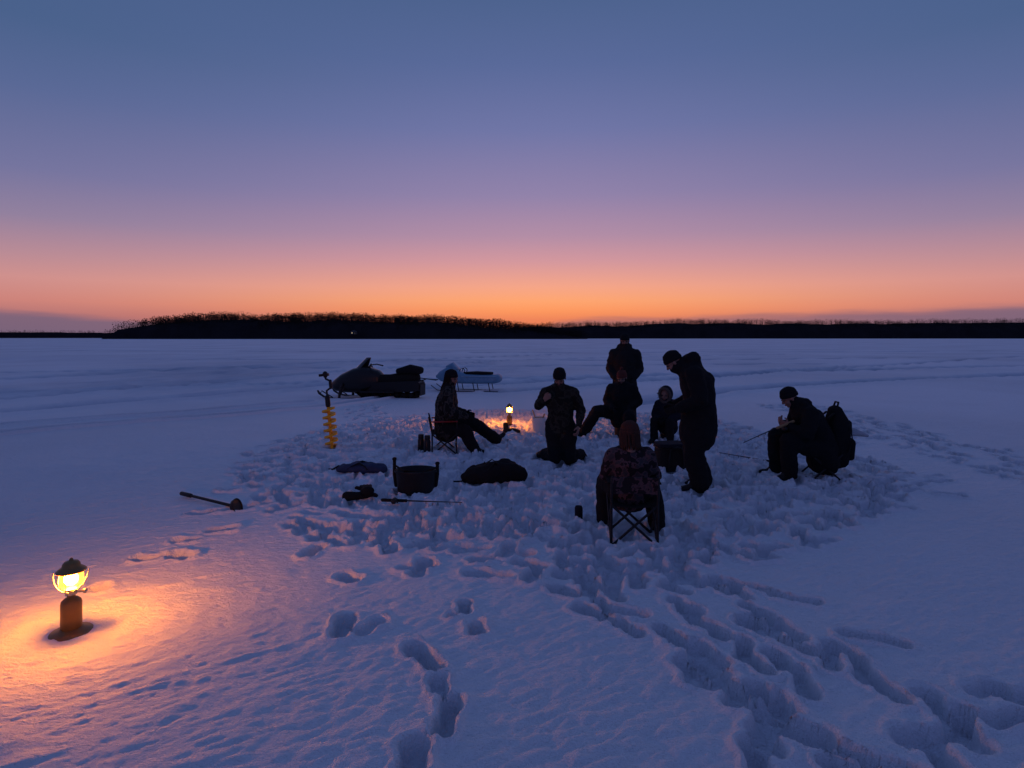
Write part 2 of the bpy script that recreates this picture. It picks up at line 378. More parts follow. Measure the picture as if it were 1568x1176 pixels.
# ------------------------------------------------------------------ far shore
def shore():
    mbx = MB()
    forest = mat('winter_forest', (.022, .018, .018), .95, vscale=.05, bump=0, var=.5, spec=0)
    floor_ = mat('forest_floor', (.022, .019, .022), 1, vscale=.05, bump=0, var=.5, spec=0)
    def interp(tab, x):
        xx, zz = zip(*tab); return float(np.interp(x, xx, zz))
    def shf(x): return 12*math.sin(x*.011)+6*math.sin(x*.037)
    def ridge(tab, y0, depth, x0, x1, step, treeh, dens, rs):
        n = int((x1-x0)/step)
        prof = [(0, 0), (.02, .45), (.1, .75), (.5, .97), (1, 1)]
        vs = []; fs = []
        for i in range(n+1):
            x = x0+i*step; top = max(interp(tab, x)-treeh*.32, .8)+rs.uniform(-.9, .9)+1.3*math.sin(x*.05)
            for (d, h) in prof: vs.append((x, y0+shf(x)+d*depth, max(0, h*top)-.3))
        K = len(prof)
        for i in range(n):
            for k in range(K-1): a = i*K+k; fs.append((a, a+K, a+K+1, a+1))
        mbx._add(vs, fs, 0)
        for i in range(int((x1-x0)*dens)):
            x = rs.uniform(x0, x1); d = rs.random()**.8
            top = max(interp(tab, x)-treeh*.66, .8)
            g = float(np.interp(d, [p[0] for p in prof], [p[1] for p in prof]))*top-.5
            y = y0+shf(x)+d*depth
            cl = .82+.40*vn(np.array(x*.04), np.array(y*.02)).item()
            h = treeh*(rs.uniform(.7, 1.05))*cl*min(1, .3+interp(tab, x)/20)
            w = .09+.008*h
            mbx._add([(x-w, y, g), (x+w, y, g), (x+w*.3, y, g+h*.95), (x-w*.3, y, g+h*.95)], [(0, 1, 2, 3)], 1)
            for b in range(22):
                t = rs.uniform(.3, 1)
                spread = math.sin(math.pi*min(1, (t-.12)*.98))*h*.30+.1
                a = rs.uniform(0, 6.28); bx = x+math.cos(a)*spread*rs.random()**.5; by = y+math.sin(a)*spread; z0 = g+h*t
                s = rs.uniform(.3, .8)*treeh/13; ax = rs.uniform(-1.3, 1.3)
                mbx._add([(bx-s*.6, by, z0-s*.5), (bx+s*.5, by+s*.4, z0-s*.2), (bx+ax*s, by, z0+s*rs.uniform(.4, 1.0))], [(0, 1, 2)], 1)
    rs = random.Random(3)
    head = [(-600, 1), (-492, 7), (-480, 19), (-440, 26), (-400, 30), (-350, 29), (-250, 28), (-150, 27.5), (-100, 26), (-50, 23), (0, 18), (60, 11), (100, 6)]
    ridge(head, 690, 110, -492, 90, 3, 15, 4.6, rs)
    right = [(-150, 20), (0, 24), (60, 27), (200, 29), (330, 34), (450, 32), (600, 32), (870, 34), (1500, 36)]
    ridge(right, 1010, 160, -150, 1400, 5, 14, 2.1, rs)
    left = [(-3400, 25), (-1700, 26), (-1300, 23), (0, 22)]
    ridge(left, 2050, 200, -3000, -500, 16, 15, .35, rs)
    mbx.obj('distant_treeline', [floor_, forest], smooth=False)
shore()
def cabin(name, x, y, z, yaw, lit):
    e = empty(name, (x, y, z), yaw); w = mat('cabin_siding', (.05, .04, .035)); rf = mat('cabin_roof', (.06, .06, .07))
    b = MB(); b.box((0, 0, 1.4), (7, 5, 2.8)); b.obj('walls', [w], e, smooth=False)
    b = MB(); b.prism([(-3.9, 2.81), (3.9, 2.81), (0, 4.6)], -3, 3); b.obj('roof', [rf], e, smooth=False)
    b = MB(); b.box((-1.5, -2.52, 1.5), (.8, .06, .8)); b.obj('window', [mat('window_glow', (.1, .1, .1), emis=(1, .75, .45), estr=lit)], e, smooth=False)
    b = MB(); b.box((1.6, -2.53, 1.05), (1, .08, 2.1)); b.obj('door', [M['wood']], e, smooth=False)
cabin('lakeside_cabin', -181, 672, 5.5, .1, .9)

# ------------------------------------------------------------------ people
def head_mesh(name):
    b = MB()
    b.ell((-.012, 0, .035), (.098, .076, .088)); b.ell((.018, 0, -.04), (.066, .058, .072)); b.ell((.052, 0, -.09), (.026, .026, .02))
    b.tube([(.078, 0, .018), (.1, 0, -.024)], [.009, .015]); b.ell((.07, 0, .03), (.022, .05, .013))
    for s in (1, -1): b.ell((-.005, s*.078, -.008), (.02, .011, .032)); b.ell((.055, s*.035, -.03), (.03, .024, .024))
    b.tube([(-.02, 0, -.05), (-.035, 0, -.14)], [.055, .06])
    return remeshed(b, name, .0075, 2)
def face_bits():
    b = MB()
    for s in (1, -1): b.ell((.083, s*.031, .006), (.011, .015, .009), nu=10, nv=6, m=1)
    b.ell((.083, 0, -.057), (.01, .023, .005), nu=10, nv=6); b.ell((.083, 0, -.065), (.009, .02, .006), nu=10, nv=6)
    return b
def hand_mesh(name, curl, k):
    b = MB(); b.tube([(-.02, 0, 0), (.02, 0, 0), (.085, .002, 0)], [(.03, .02), (.038, .017), (.042, .013)], side=(0, 1, 0), p=2.4)
    for i, (y, Lf) in enumerate([(.031, .072), (.011, .08), (-.010, .074), (-.030, .058)]):
        p = V(.085, y, 0); a = curl*.5; pts = [V(.06, y*.9, 0), p]
        for sgl in (.45, .32, .25):
            p = p+V(math.cos(a), y*.25, -math.sin(a))*Lf*sgl; pts.append(p); a += curl
        b.tube(pts, [.0095, .0105, .0098, .009, .008], seg=8)
    b.tube([(.015, .028, -.004), (.042, .055, -.014), (.066, .064, -.03), (.086, .06, -.042)], [.014, .013, .011, .009], seg=8)
    me = remeshed(b, name, .0055, 1)
    return me
def beanie(b, m=0, pom=False, cuff=True, top=.118):
    pr = [(1.0, -.005), (1.01, .03), (.97, .055), (.84, .085), (.6, top-.018), (.3, top-.004), (.04, top)]
    tl = Matrix.Rotation(D(-12), 3, 'Y')
    b.lathe(pr, (-.012, 0, .022), 24, m, .104, .084, tl)
    if cuff: b.lathe([(1.01, -.014), (1.06, -.008), (1.06, .026), (1.01, .032)], (-.012, 0, .022), 24, m, .104, .085, tl)
    if pom: b.ell((-.04, 0, .03+top+.01), (.03, .03, .028), m=m)
def locks(b, n, length, m=0, spread=1.0, back=True):
    for i in range(n):
        a = random.uniform(-2.0, 2.0)+math.pi; r = random.uniform(.9, 1.03)
        p0 = V(math.cos(a)*.06-.02, math.sin(a)*.05, .1); p1 = V(math.cos(a)*.098*r-.01, math.sin(a)*.08*r, .04)
        p2 = V(math.cos(a)*.098*r-.015, math.sin(a)*.084*r, -.07); Ln = length*random.uniform(.7, 1.1)
        p3 = V(math.cos(a)*.095*spread-.03, math.sin(a)*.09*spread, -.07-Ln*.5); p4 = V(math.cos(a)*.085*spread-.03+random.uniform(-.02, .02), math.sin(a)*.085*spread, -.07-Ln)
        b.tube([p0, p1, p2, p3, p4], [.012, .014, .013, .011, .003], seg=6, m=m)

def person(name, loc, yaw, J, k=1.0, mats=('black_cloth', 'black_cloth', 'boot'), hat='beanie', hatmat='beanie_black', hyaw=0, hpitch=0, hair=None,
           gloves='black_cloth', bulk=1.0, hem=.12, hood=False, curl=.35, collar=True, legr=1.0, hoodup=.06, kneel=False):
    e = empty(name, loc)
    F = V(math.cos(yaw), math.sin(yaw), 0); Lf = V(-math.sin(yaw), math.cos(yaw), 0); Z = V(0, 0, 1)
    P = {kk: F*v[0]+Lf*v[1]+Z*v[2] for kk, v in J.items()}
    b = MB(); bones = []
    def part(pts, rad, side=None, m=0, p=2.0):
        b.tube(pts, rad, side=side, p=p, seg=14)
        for i in range(len(pts)-1):
            ra = rad[i] if not isinstance(rad[i], tuple) else sum(rad[i])/2; rb = rad[i+1] if not isinstance(rad[i+1], tuple) else sum(rad[i+1])/2
            bones.append((pts[i], pts[i+1], ra, rb, m))
    B = bulk*k
    down = (P['pel']-P['wai']).normalized()
    up = (P['nek']-P['che']).normalized()
    T = [P['pel']+down*hem, P['pel'], P['wai'], P['che'], P['nek']-up*.05*k, P['nek']+up*.02]
    part(T, [(.195*B, .16*B), (.19*B, .155*B), (.172*B, .14*B), (.195*B, .15*B), (.15*B, .115*B), (.085*B, .085*B)], side=Lf)
    part([P['nek'], P['hed']-up*.06*k], [.075*B if collar else .06*k, .07*B if collar else .055*k])
    part([P['sL']*.98+P['sR']*.02, P['nek']-up*.03, P['sR']*.98+P['sL']*.02], [.078*B, .1*B, .078*B])
    for s in 'LR':
        w = P['w'+s]; el = P['e'+s]; sh = P['s'+s]
        part([sh, (sh+el)/2, el], [.085*B, .078*B, .066*B]); part([el, (el+w)/2, w], [.066*B, .060*B, .048*B])
        hp, kn, an, to = P['h'+s], P['k'+s], P['a'+s], P['t'+s]
        part([hp, (hp+kn)/2, kn], [.115*k*legr, .105*k*legr, .088*k*legr], m=1)
        part([kn, (kn+an)/2, an], [.088*k*legr, .088*k*legr, .082*k*legr], m=1)
        foot = (to-an); sh_ = (an-kn).normalized()
        heel = an+sh_*.045*k-foot.normalized()*.04*k
        part([an-sh_*.06*k, an+sh_*.02*k], [.07*k, .066*k], m=2)
        sdv = foot.cross(sh_).normalized() if foot.cross(sh_).length > .01 else Lf
        part([heel, (heel+to)/2-sh_*.012, to], [(.05*k, .048*k), (.054*k, .045*k), (.05*k, .034*k)], side=sdv, m=2)
    part([P['hL'], P['pel'], P['hR']], [.12*k, .14*k, .12*k], m=1)
    if hood:
        hc = P['nek']-F*.07*k+Z*hoodup*k
        part([hc+Lf*.09*k+F*.05, hc+Lf*.04*k-F*.01, hc-Lf*.04*k-F*.01, hc-Lf*.09*k+F*.05], [.04*B, .068*B, .068*B, .04*B])
        part([hc, P['che']-F*.06+Z*.02], [.06*B, .05*B])
        part([hc, P['hed']-F*.05-Z*.05], [.06*B, .06*B])
    me = remeshed(b, 'body', .017 if k > .8 else .015, 4)
    n = len(me.vertices); co = np.empty(n*3, np.float32); me.vertices.foreach_get('co', co); co = co.reshape(-1, 3)
    nrm = np.empty(n*3, np.float32); me.vertices.foreach_get('normal', nrm); nrm = nrm.reshape(-1, 3)
    off = np.array([mnoise.noise(Vector((c[0]*9+loc[0]*5, c[1]*9, c[2]*6)))+.7*mnoise.noise(Vector((c[0]*17, c[1]*17+3, c[2]*22+loc[1]))) for c in co])
    co2 = co+nrm*(off*.015)[:, None]; me.vertices.foreach_set('co', co2.astype(np.float32).ravel())
    best = np.full(n, 1e9); bm_ = np.zeros(n, int)
    for (a, c, ra, rb, m) in bones:
        a = np.array(a); c = np.array(c); d = c-a; t = np.clip(((co-a)@d)/max(d@d, 1e-9), 0, 1)
        ds = np.linalg.norm(co-a-t[:, None]*d, axis=1)-(ra+(rb-ra)*t)
        s = ds < best; best[s] = ds[s]; bm_[s] = m
    vi = np.empty(len(me.loops), np.int32); me.loops.foreach_get('vertex_index', vi); ls = np.empty(len(me.polygons), np.int32); me.polygons.foreach_get('loop_start', ls)
    for x in mats: me.materials.append(M[x])
    me.polygons.foreach_set('material_index', bm_[vi[ls]].astype(np.int32)); me.update()
    ob = bpy.data.objects.new('body', me); COL.objects.link(ob); ob.parent = e
    hk = .86+.14*k
    MT = Matrix.Translation(P['hed']) @ Matrix.Rotation(yaw+hyaw, 4, 'Z') @ Matrix.Rotation(hpitch, 4, 'Y') @ Matrix.Scale(hk, 4)
    hm = head_mesh('head'); hm.transform(MT); hm.materials.append(M['skin']); ho = bpy.data.objects.new('head', hm); COL.objects.link(ho); ho.parent = e
    face_bits().apply(MT).obj('face_features', [M['lips'], M['eye']], e)
    if hair:
        hb = MB(); hb.ell((-.02, 0, .045), (.1, .082, .088), cut=lambda q: q.x > .055 and q.z < .055)
        locks(hb, 70, hair[1], spread=hair[2] if len(hair) > 2 else 1.0); hb.apply(MT).obj('hair', [M[hair[0]]], e)
    if hat in ('beanie', 'pom'):
        hb = MB(); beanie(hb, pom=(hat == 'pom')); hb.apply(MT).obj('beanie', [M[hatmat]], e)
    if hat == 'hood':
        hb = MB(); hb.ell((-.015, 0, .01), (.125, .118, .145), cut=lambda q: q.x > .065 and abs(q.y) < .085, nu=24, nv=16)
        hb.apply(MT); ho = hb.obj('hood', [M[mats[0]]], e); so = ho.modifiers.new('sol', 'SOLIDIFY'); so.thickness = .012
        hb = MB(); pts = [V(.06+.012*math.cos(t*2), .092*math.sin(t), .008+.125*math.cos(t)) for t in [i*math.pi*2/22 for i in range(23)]]
        hb.tube(pts, [.024+.004*random.random() for _ in pts], seg=8)
        for i in range(160):
            t = random.uniform(0, 6.28); c = V(.06, .092*math.sin(t), .008+.125*math.cos(t)); d = V(random.uniform(-.2, 1), math.sin(t)*random.uniform(-.4, 1.2), math.cos(t)*random.uniform(-.4, 1.2)).normalized()
            hb.tube([c, c+d*.045], [.004, .001], seg=4, round_=False)
        hb.apply(MT).obj('fur_trim', [M['fur']], e)
    for s in 'LR':
        w = P['w'+s]; d = (w-P['e'+s]).normalized()
        inw = (P['w'+('R' if s == 'L' else 'L')]-w); inw = inw if inw.length > .01 else F
        th = Z*1.0+F*.3; th = (th-d*th.dot(d)); th = th.normalized() if th.length > .05 else F
        zz = d.cross(th); zz = zz.normalized()
        R = Matrix((d, th, zz)).transposed()
        if zz.dot(inw) > 0: R = Matrix((d, th, zz)).transposed() @ Matrix.Scale(-1, 3, V(0, 0, 1))
        hm = hand_mesh('hand', curl, k); hm.transform(Matrix.Translation(w+d*.03*k) @ R.to_4x4() @ Matrix.Scale(.88+.12*k if gloves != 'skin' else k, 4))
        if R.determinant() < 0: hm.flip_normals()
        hm.materials.append(M[gloves]); nm = 'hand_left' if s == 'L' else 'hand_right'
        oo = bpy.data.objects.new(nm, hm); COL.objects.link(oo); oo.parent = e
    return e

def G(x, y, dz=0): return (x, y, gh(x, y, .15)+dz)

person('standing_man', G(2.12, 6.8, -.02), D(168), dict(pel=(-.04, 0, .9), wai=(-.05, 0, 1.07), che=(-.02, 0, 1.25), nek=(.09, 0, 1.40), hed=(.245, 0, 1.475),
       sL=(.03, .19, 1.34), eL=(-.04, .28, 1.07), wL=(.19, .2, .97), sR=(.03, -.19, 1.34), eR=(-.04, -.28, 1.07), wR=(.19, -.2, .97),
       hL=(-.03, .1, .86), kL=(.03, .12, .48), aL=(-.04, .12, .1), tL=(.16, .16, .045), hR=(-.03, -.1, .86), kR=(.02, -.12, .48), aR=(-.10, -.12, .1), tR=(.10, -.15, .045)),
       mats=('black_cloth', 'black_cloth', 'boot'), hpitch=D(40), bulk=1.30, hem=.26, hood=True, legr=1.28, hoodup=.12)
person('kneeling_man', G(.66, 8.05, -.02), D(-100), dict(pel=(-.04, 0, .55), wai=(-.03, 0, .70), che=(.01, 0, .88), nek=(.05, 0, 1.06), hed=(.10, 0, 1.20),
       sL=(.02, .19, .99), eL=(-.03, .28, .75), wL=(.12, .26, .56), sR=(.02, -.19, .99), eR=(-.02, -.30, .80), wR=(.18, -.20, .90),
       hL=(-.04, .10, .53), kL=(.12, .13, .12), aL=(-.26, .25, .10), tL=(-.40, .32, .04), hR=(-.04, -.10, .53), kR=(.16, -.06, .12), aR=(-.22, -.24, .10), tR=(-.38, -.36, .04)),
       k=.95, mats=('olive_cloth', 'black_cloth', 'boot'), hpitch=D(34), gloves='skin', curl=.7, bulk=1.06, hem=.08, legr=1.08)
person('standing_man', G(2.13, 11.1, -.02), D(-100), dict(pel=(0, 0, .95), wai=(0, 0, 1.12), che=(0, 0, 1.34), nek=(.02, 0, 1.54), hed=(.05, 0, 1.71),
       sL=(0, .2, 1.46), eL=(-.03, .28, 1.17), wL=(.13, .18, 1.02), sR=(0, -.2, 1.46), eR=(-.03, -.28, 1.17), wR=(.13, -.18, 1.02),
       hL=(0, .1, .92), kL=(.02, .12, .5), aL=(0, .13, .1), tL=(.18, .16, .045), hR=(0, -.1, .92), kR=(.02, -.12, .5), aR=(0, -.13, .1), tR=(.18, -.16, .045)),
       k=1.05, mats=('charcoal_cloth', 'black_cloth', 'boot'), hat='beanie', hpitch=D(18), bulk=1.14, hem=.16, hood=True)
person('seated_person', G(1.93, 10.25, -.02), D(-110), dict(pel=(0, 0, .46), wai=(.0, 0, .6), che=(.02, 0, .78), nek=(.05, 0, .94), hed=(.09, 0, 1.08),
       sL=(.03, .18, .88), eL=(.02, .27, .66), wL=(.22, .14, .56), sR=(.03, -.18, .88), eR=(.02, -.27, .66), wR=(.22, -.14, .56),
       hL=(0, .1, .44), kL=(.38, .17, .46), aL=(.38, .18, .1), tL=(.54, .2, .045), hR=(0, -.1, .44), kR=(.16, -.42, .50), aR=(.12, -.66, .1), tR=(.22, -.82, .06)),
       k=.95, hat='pom', hatmat='beanie_red', hpitch=D(22), bulk=1.2, hem=.12, legr=1.2)
person('seated_child', G(2.62, 9.9, -.02), D(-125), dict(pel=(0, 0, .30), wai=(.0, 0, .42), che=(.02, 0, .56), nek=(.04, 0, .69), hed=(.08, 0, .81),
       sL=(.02, .14, .64), eL=(.02, .22, .46), wL=(.18, .1, .40), sR=(.02, -.14, .64), eR=(.02, -.22, .46), wR=(.18, -.1, .40),
       hL=(0, .08, .28), kL=(.27, .13, .38), aL=(.26, .14, .09), tL=(.38, .16, .04), hR=(0, -.08, .28), kR=(.27, -.13, .38), aR=(.26, -.14, .09), tR=(.38, -.16, .04)),
       k=.8, hat='hood', hpitch=D(15), bulk=1.15, hem=.05, mats=('navy_cloth', 'black_cloth', 'boot'))
WOM = (-.97, 8.84)
person('seated_woman', G(*WOM, -.02), D(8), dict(pel=(-.02, 0, .42), wai=(-.03, 0, .57), che=(-.01, 0, .77), nek=(.02, 0, .95), hed=(.06, 0, 1.12),
       sL=(-.01, .17, .88), eL=(.02, .27, .64), wL=(.26, .17, .58), sR=(-.01, -.17, .88), eR=(.02, -.27, .63), wR=(.26, -.14, .56),
       hL=(0, .1, .40), kL=(.42, .2, .40), aL=(.78, .34, .12), tL=(.90, .38, .21), hR=(0, -.1, .40), kR=(.26, -.16, .35), aR=(.38, -.2, .09), tR=(.54, -.22, .05)),
       k=.95, mats=('plaid', 'black_cloth', 'boot'), hat='beanie', hair=('hair_dark', .28, 1.15), hyaw=D(-35), hpitch=D(10), bulk=1.24, hem=.08, legr=1.15)
GIR = (1.03, 5.1)
person('seated_girl', G(*GIR, -.02), D(86), dict(pel=(.03, 0, .42), wai=(0, 0, .53), che=(0, 0, .66), nek=(.03, 0, .78), hed=(.06, 0, .89),
       sL=(.01, .14, .735), eL=(.06, .22, .55), wL=(.26, .15, .50), sR=(.01, -.14, .735), eR=(.06, -.22, .55), wR=(.26, -.15, .50),
       hL=(.04, .09, .41), kL=(.34, .19, .42), aL=(.30, .20, .1), tL=(.44, .22, .045), hR=(.04, -.09, .41), kR=(.30, -.23, .40), aR=(.14, -.25, .1), tR=(.28, -.29, .045)),
       k=.86, mats=('camo', 'black_cloth', 'boot'), hat='beanie', hatmat='beanie_brown', hair=('hair_red', .06, .95), hpitch=D(16), bulk=1.0, hem=.06, legr=1.1)
FIS = (3.69, 7.29)
person('seated_man', G(*FIS, -.02), D(176), dict(pel=(-.14, 0, .40), wai=(-.11, 0, .55), che=(.0, 0, .73), nek=(.13, 0, .88), hed=(.245, 0, 1.01),
       sL=(.07, .18, .83), eL=(.12, .25, .58), wL=(.27, .12, .66), sR=(.07, -.18, .83), eR=(.12, -.25, .58), wR=(.29, -.08, .68),
       hL=(-.12, .1, .38), kL=(.32, .16, .50), aL=(.30, .17, .1), tL=(.48, .2, .045), hR=(-.12, -.1, .38), kR=(.36, -.14, .52), aR=(.34, -.16, .1), tR=(.52, -.2, .045)),
       k=.98, mats=('black_cloth', 'black_cloth', 'boot'), hpitch=D(30), gloves='skin', curl=.7, bulk=1.2, hem=.16, hood=True, legr=1.15)

# ------------------------------------------------------------------ chairs
def camp_chair(name, loc, yaw, w=.5, d=.42, sh=.36, back=.74, trim=None):
    e = empty(name, loc, yaw)
    b = MB(); r = .011; hx = d/2; hy = w/2
    FL, FR, BL, BR = V(hx, hy, 0), V(hx, -hy, 0), V(-hx, hy, 0), V(-hx, -hy, 0); U = V(0, 0, sh)
    for a, c in ((FL, FR+U), (FR, FL+U), (BL, BR+U), (BR, BL+U), (FL, BL+U), (BL, FL+U), (FR, BR+U), (BR, FR+U)):
        b.tube([a, c], [r, r], seg=8)
    for q in (BL, BR): b.tube([q+V(0, 0, .01), q+U, q+V(-.05, 0, back)], [r, r, r], seg=8)
    for q in (FL, FR): b.tube([q+U, q+V(0, 0, sh+.18)], [r, r], seg=8)
    for q in (FL, FR, BL, BR): b.ell(q+V(0, 0, .012), (.025, .025, .014))
    b.obj('frame', [M['metal_dark']], e)
    s = MB(); s.sheet(BL+U, BR+U, FR+U, FL+U, sag=.04); s.obj('seat', [M['black_cloth']], e)
    s = MB(); s.sheet(BL+V(-.02, 0, sh+.1), BR+V(-.02, 0, sh+.1), BR+V(-.05, 0, back), BL+V(-.05, 0, back), sag=.02, thick=.01); s.obj('backrest', [M['camo'] if trim == 'camo' else M['black_cloth']], e)
    s = MB()
    for y in (hy, -hy): s.box((0, y, sh+.185), (d+.02, .06, .014))
    s.obj('armrests', [M['black_cloth'] if trim != 'red' else M['red_trim']], e, bevel=.004)
    return e
camp_chair('folding_camp_chair', G(GIR[0], GIR[1]-.04), D(86), w=.38, d=.36, sh=.34, back=.58, trim='camo')
camp_chair('folding_camp_chair', G(WOM[0]-.05, WOM[1]), D(8), w=.46, d=.36, sh=.30, back=.55, trim='red')
def stool(name, loc, yaw, w=.36, h=.32):
    e = empty(name, loc, yaw); b = MB(); q = w/2
    for y in (-q, q):
        b.tube([(-q, y, 0), (q, y, h)], [.012]*2, seg=8); b.tube([(q, y, 0), (-q, y, h)], [.012]*2, seg=8)
    for x in (-q, q): b.tube([(x, -q, .012), (x, q, .012)], [.012]*2, seg=8); b.tube([(x, -q, h), (x, q, h)], [.012]*2, seg=8)
    b.obj('frame', [M['metal_dark']], e)
    s = MB(); s.sheet((-q, -q, h), (-q, q, h), (q, q, h), (q, -q, h), sag=.03); s.obj('seat', [M['black_cloth']], e)
stool('folding_stool', G(FIS[0]+.13, FIS[1]), D(176))

def backpack(loc, yaw):
    e = empty('backpack', loc, yaw); b = MB()
    b.tube([(0, 0, .08), (-.0, 0, .3), (.0, 0, .55), (.02, 0, .68)], [(.16, .11), (.18, .13), (.165, .12), (.11, .07)], side=(0, 1, 0), p=3, seg=24)
    b.tube([(-.12, 0, .12), (-.13, 0, .3)], [(.13, .05), (.13, .06)], side=(0, 1, 0), p=3, seg=20)
    b.tube([(-.11, 0, .42), (-.11, 0, .54)], [(.11, .04), (.10, .04)], side=(0, 1, 0), p=3, seg=20)
    b.obj('pack_body', [M['black_cloth']], e)
    b = MB(); b.tube([(.02, -.05, .72), (.0, -.04, .79), (0, .04, .79), (.02, .05, .72)], [.012]*4, seg=8)
    for y in (-.1, .1): b.tube([(.08, y, .66), (.15, y, .6), (.16, y, .4), (.12, y, .15)], [(.03, .008)]*4, side=(0, 1, 0), seg=8)
    for y in (-.19, .19): b.tube([(-.08, y*.9, .5), (-.1, y*.95, .35), (-.04, y, .2)], [.008]*3, seg=6)
    b.obj('straps', [M['rubber']], e); return e
# worn on the seated man's back
backpack((FIS[0]+.34, FIS[1], gh(*FIS)+.14), D(176))
b = MB(); b.tube([(-.12, 0, .0), (0, .01, .02), (.14, 0, -.02)], [(.10, .03), (.11, .045), (.05, .02)], side=(0, 1, 0), p=2.5)
o = b.obj('rolled_mat', [M['snow_dust']]); o.location = (FIS[0]+.55, FIS[1]-.02, gh(*FIS)+.54)

# ------------------------------------------------------------------ fishing rods
def rod(name, p0, p1, hold=False):
    p0 = Vector(p0); p1 = Vector(p1); d = (p1-p0).normalized(); e = empty(name, p0); L = (p1-p0).length
    b = MB(); b.tube([V(0, 0, 0), d*.24], [.017, .015], seg=10); b.obj('grip', [M['wood'] if hold else M['rubber']], e)
    b = MB(); pts = [d*(.2+(L-.2)*t)-V(0, 0, .02*(t*t) if hold else 0) for t in (0, .3, .6, 1)]
    b.tube(pts, [.008, .007, .005, .004], seg=8)
    for t in (.4, .6, .8, .97):
        c = d*(.2+(L-.2)*t); b.tube([c+V(0, 0, -.004), c+V(0, 0, -.022)], [.003, .004], seg=6)
    b.obj('blank', [M['metal_dark']], e)
    b = MB(); sd = d.cross(V(0, 0, 1)).normalized(); c = d*.13-V(0, 0, .045) if hold else d*.13+sd*.045+V(0, 0, .01)
    b.tube([c-sd*.02, c+sd*.02], [.028, .028], seg=14); b.tube([d*.13, c], [.005, .005], seg=6); b.tube([c+sd*.03, c+sd*.05, c+sd*.05+d*.04], [.004]*3, seg=6); b.ell(c+sd*.05+d*.045, (.01, .01, .01))
    b.obj('reel', [M['metal_dark']], e); return e
zf = gh(*FIS)
rod('fishing_rod', (3.46, 7.22, zf+.70), (2.80, 7.1, zf+.48), True)
def lay(x, y): return gh(x, y, .12, np.max)+.008
rod('fishing_rod', (-1.30, 5.90, lay(-1.3, 5.9)), (-.50, 5.86, lay(-.5, 5.86)))
rod('fishing_rod', (3.66, 7.9, lay(3.66, 7.9)), (3.0, 8.5, lay(3.0, 8.5)))

# ------------------------------------------------------------------ lanterns
def mantle_mat(name, strength):
    m = bpy.data.materials.new(name); m.use_nodes = True; N = m.node_tree.nodes; L = m.node_tree.links
    N.remove(N['Principled BSDF']); em = N.new('ShaderNodeEmission'); em.inputs['Color'].default_value = (1, .27, .012, 1)
    em.inputs['Strength'].default_value = strength; L.new(em.outputs[0], N['Material Output'].inputs[0]); return m
gl = bpy.data.materials.new('lantern_glass'); gl.use_nodes = True
_n = gl.node_tree.nodes; _l = gl.node_tree.links; _n.remove(_n['Principled BSDF'])
_t = _n.new('ShaderNodeBsdfTransparent'); _t.inputs[0].default_value = (1, .95, .88, 1); _e = _n.new('ShaderNodeBsdfTranslucent'); _e.inputs[0].default_value = (.95, .6, .3, 1)
_x = _n.new('ShaderNodeMixShader'); _x.inputs[0].default_value = .03; _l.new(_t.outputs[0], _x.inputs[1]); _l.new(_e.outputs[0], _x.inputs[2]); _l.new(_x.outputs[0], _n['Material Output'].inputs[0])
def lantern(name, loc, strength, yaw=0):
    e = empty(name, loc, yaw)
    b = MB(); b.lathe([(.104, 0), (.11, .006), (.104, .014), (.07, .02), (.056, .03), (.054, .03)]); b.obj('base_foot', [M['lantern_cap']], e)
    b = MB(); b.lathe([(.048, .028), (.053, .036), (.053, .175), (.049, .19), (.036, .203), (.022, .21), (.02, .225)]); b.obj('fuel_can', [M['lantern_green']], e)
    b = MB(); b.lathe([(.018, .223), (.03, .228), (.03, .245), (.018, .25), (.038, .256), (.048, .262), (.048, .268), (.02, .27)]); b.tube([(.02, 0, .237), (.06, 0, .237)], [.006, .006], seg=8); b.ell((.068, 0, .237), (.012, .016, .016)); b.obj('burner', [M['metal']], e)
    b = MB(); b.ell((0, 0, .318), (.036, .036, .039)); b.obj('mantle', [mantle_mat('mantle_glow_'+name, strength)], e)
    b = MB(); b.lathe([(.045, .27), (.055, .285), (.057, .315), (.054, .345), (.046, .358)], closed=False); b.obj('globe', [gl], e)
    b = MB(); b.lathe([(.048, .357), (.072, .359), (.077, .366), (.066, .376), (.046, .39), (.044, .405), (.034, .418), (.012, .424), (.008, .436), (.002, .44)]); b.obj('ventilator_cap', [M['lantern_cap']], e)
    b = MB()
    for i in range(6):
        a = i*math.pi/3+.3; b.tube([(.056*math.cos(a), .056*math.sin(a), .266), (.061*math.cos(a), .061*math.sin(a), .31), (.056*math.cos(a), .056*math.sin(a), .358)], [.0018]*3, seg=6)
    pts = [V(.085*math.cos(t), .0, .362+(-.105)*math.sin(t)) for t in [math.pi*i/12 for i in range(13)]]
    pts = [V(q.x*1.02, q.y-.055*math.sin(math.pi*i/12), q.z) for i, q in enumerate(pts)]
    b.tube(pts, [.0025]*13, seg=6); b.obj('bail_handle', [M['metal']], e)
    return e
lantern('gas_lantern', G(-2.58, 3.44, -.008), 900, .4)
lantern('gas_lantern', G(-.05, 11.25, .03), 900, 1.2)

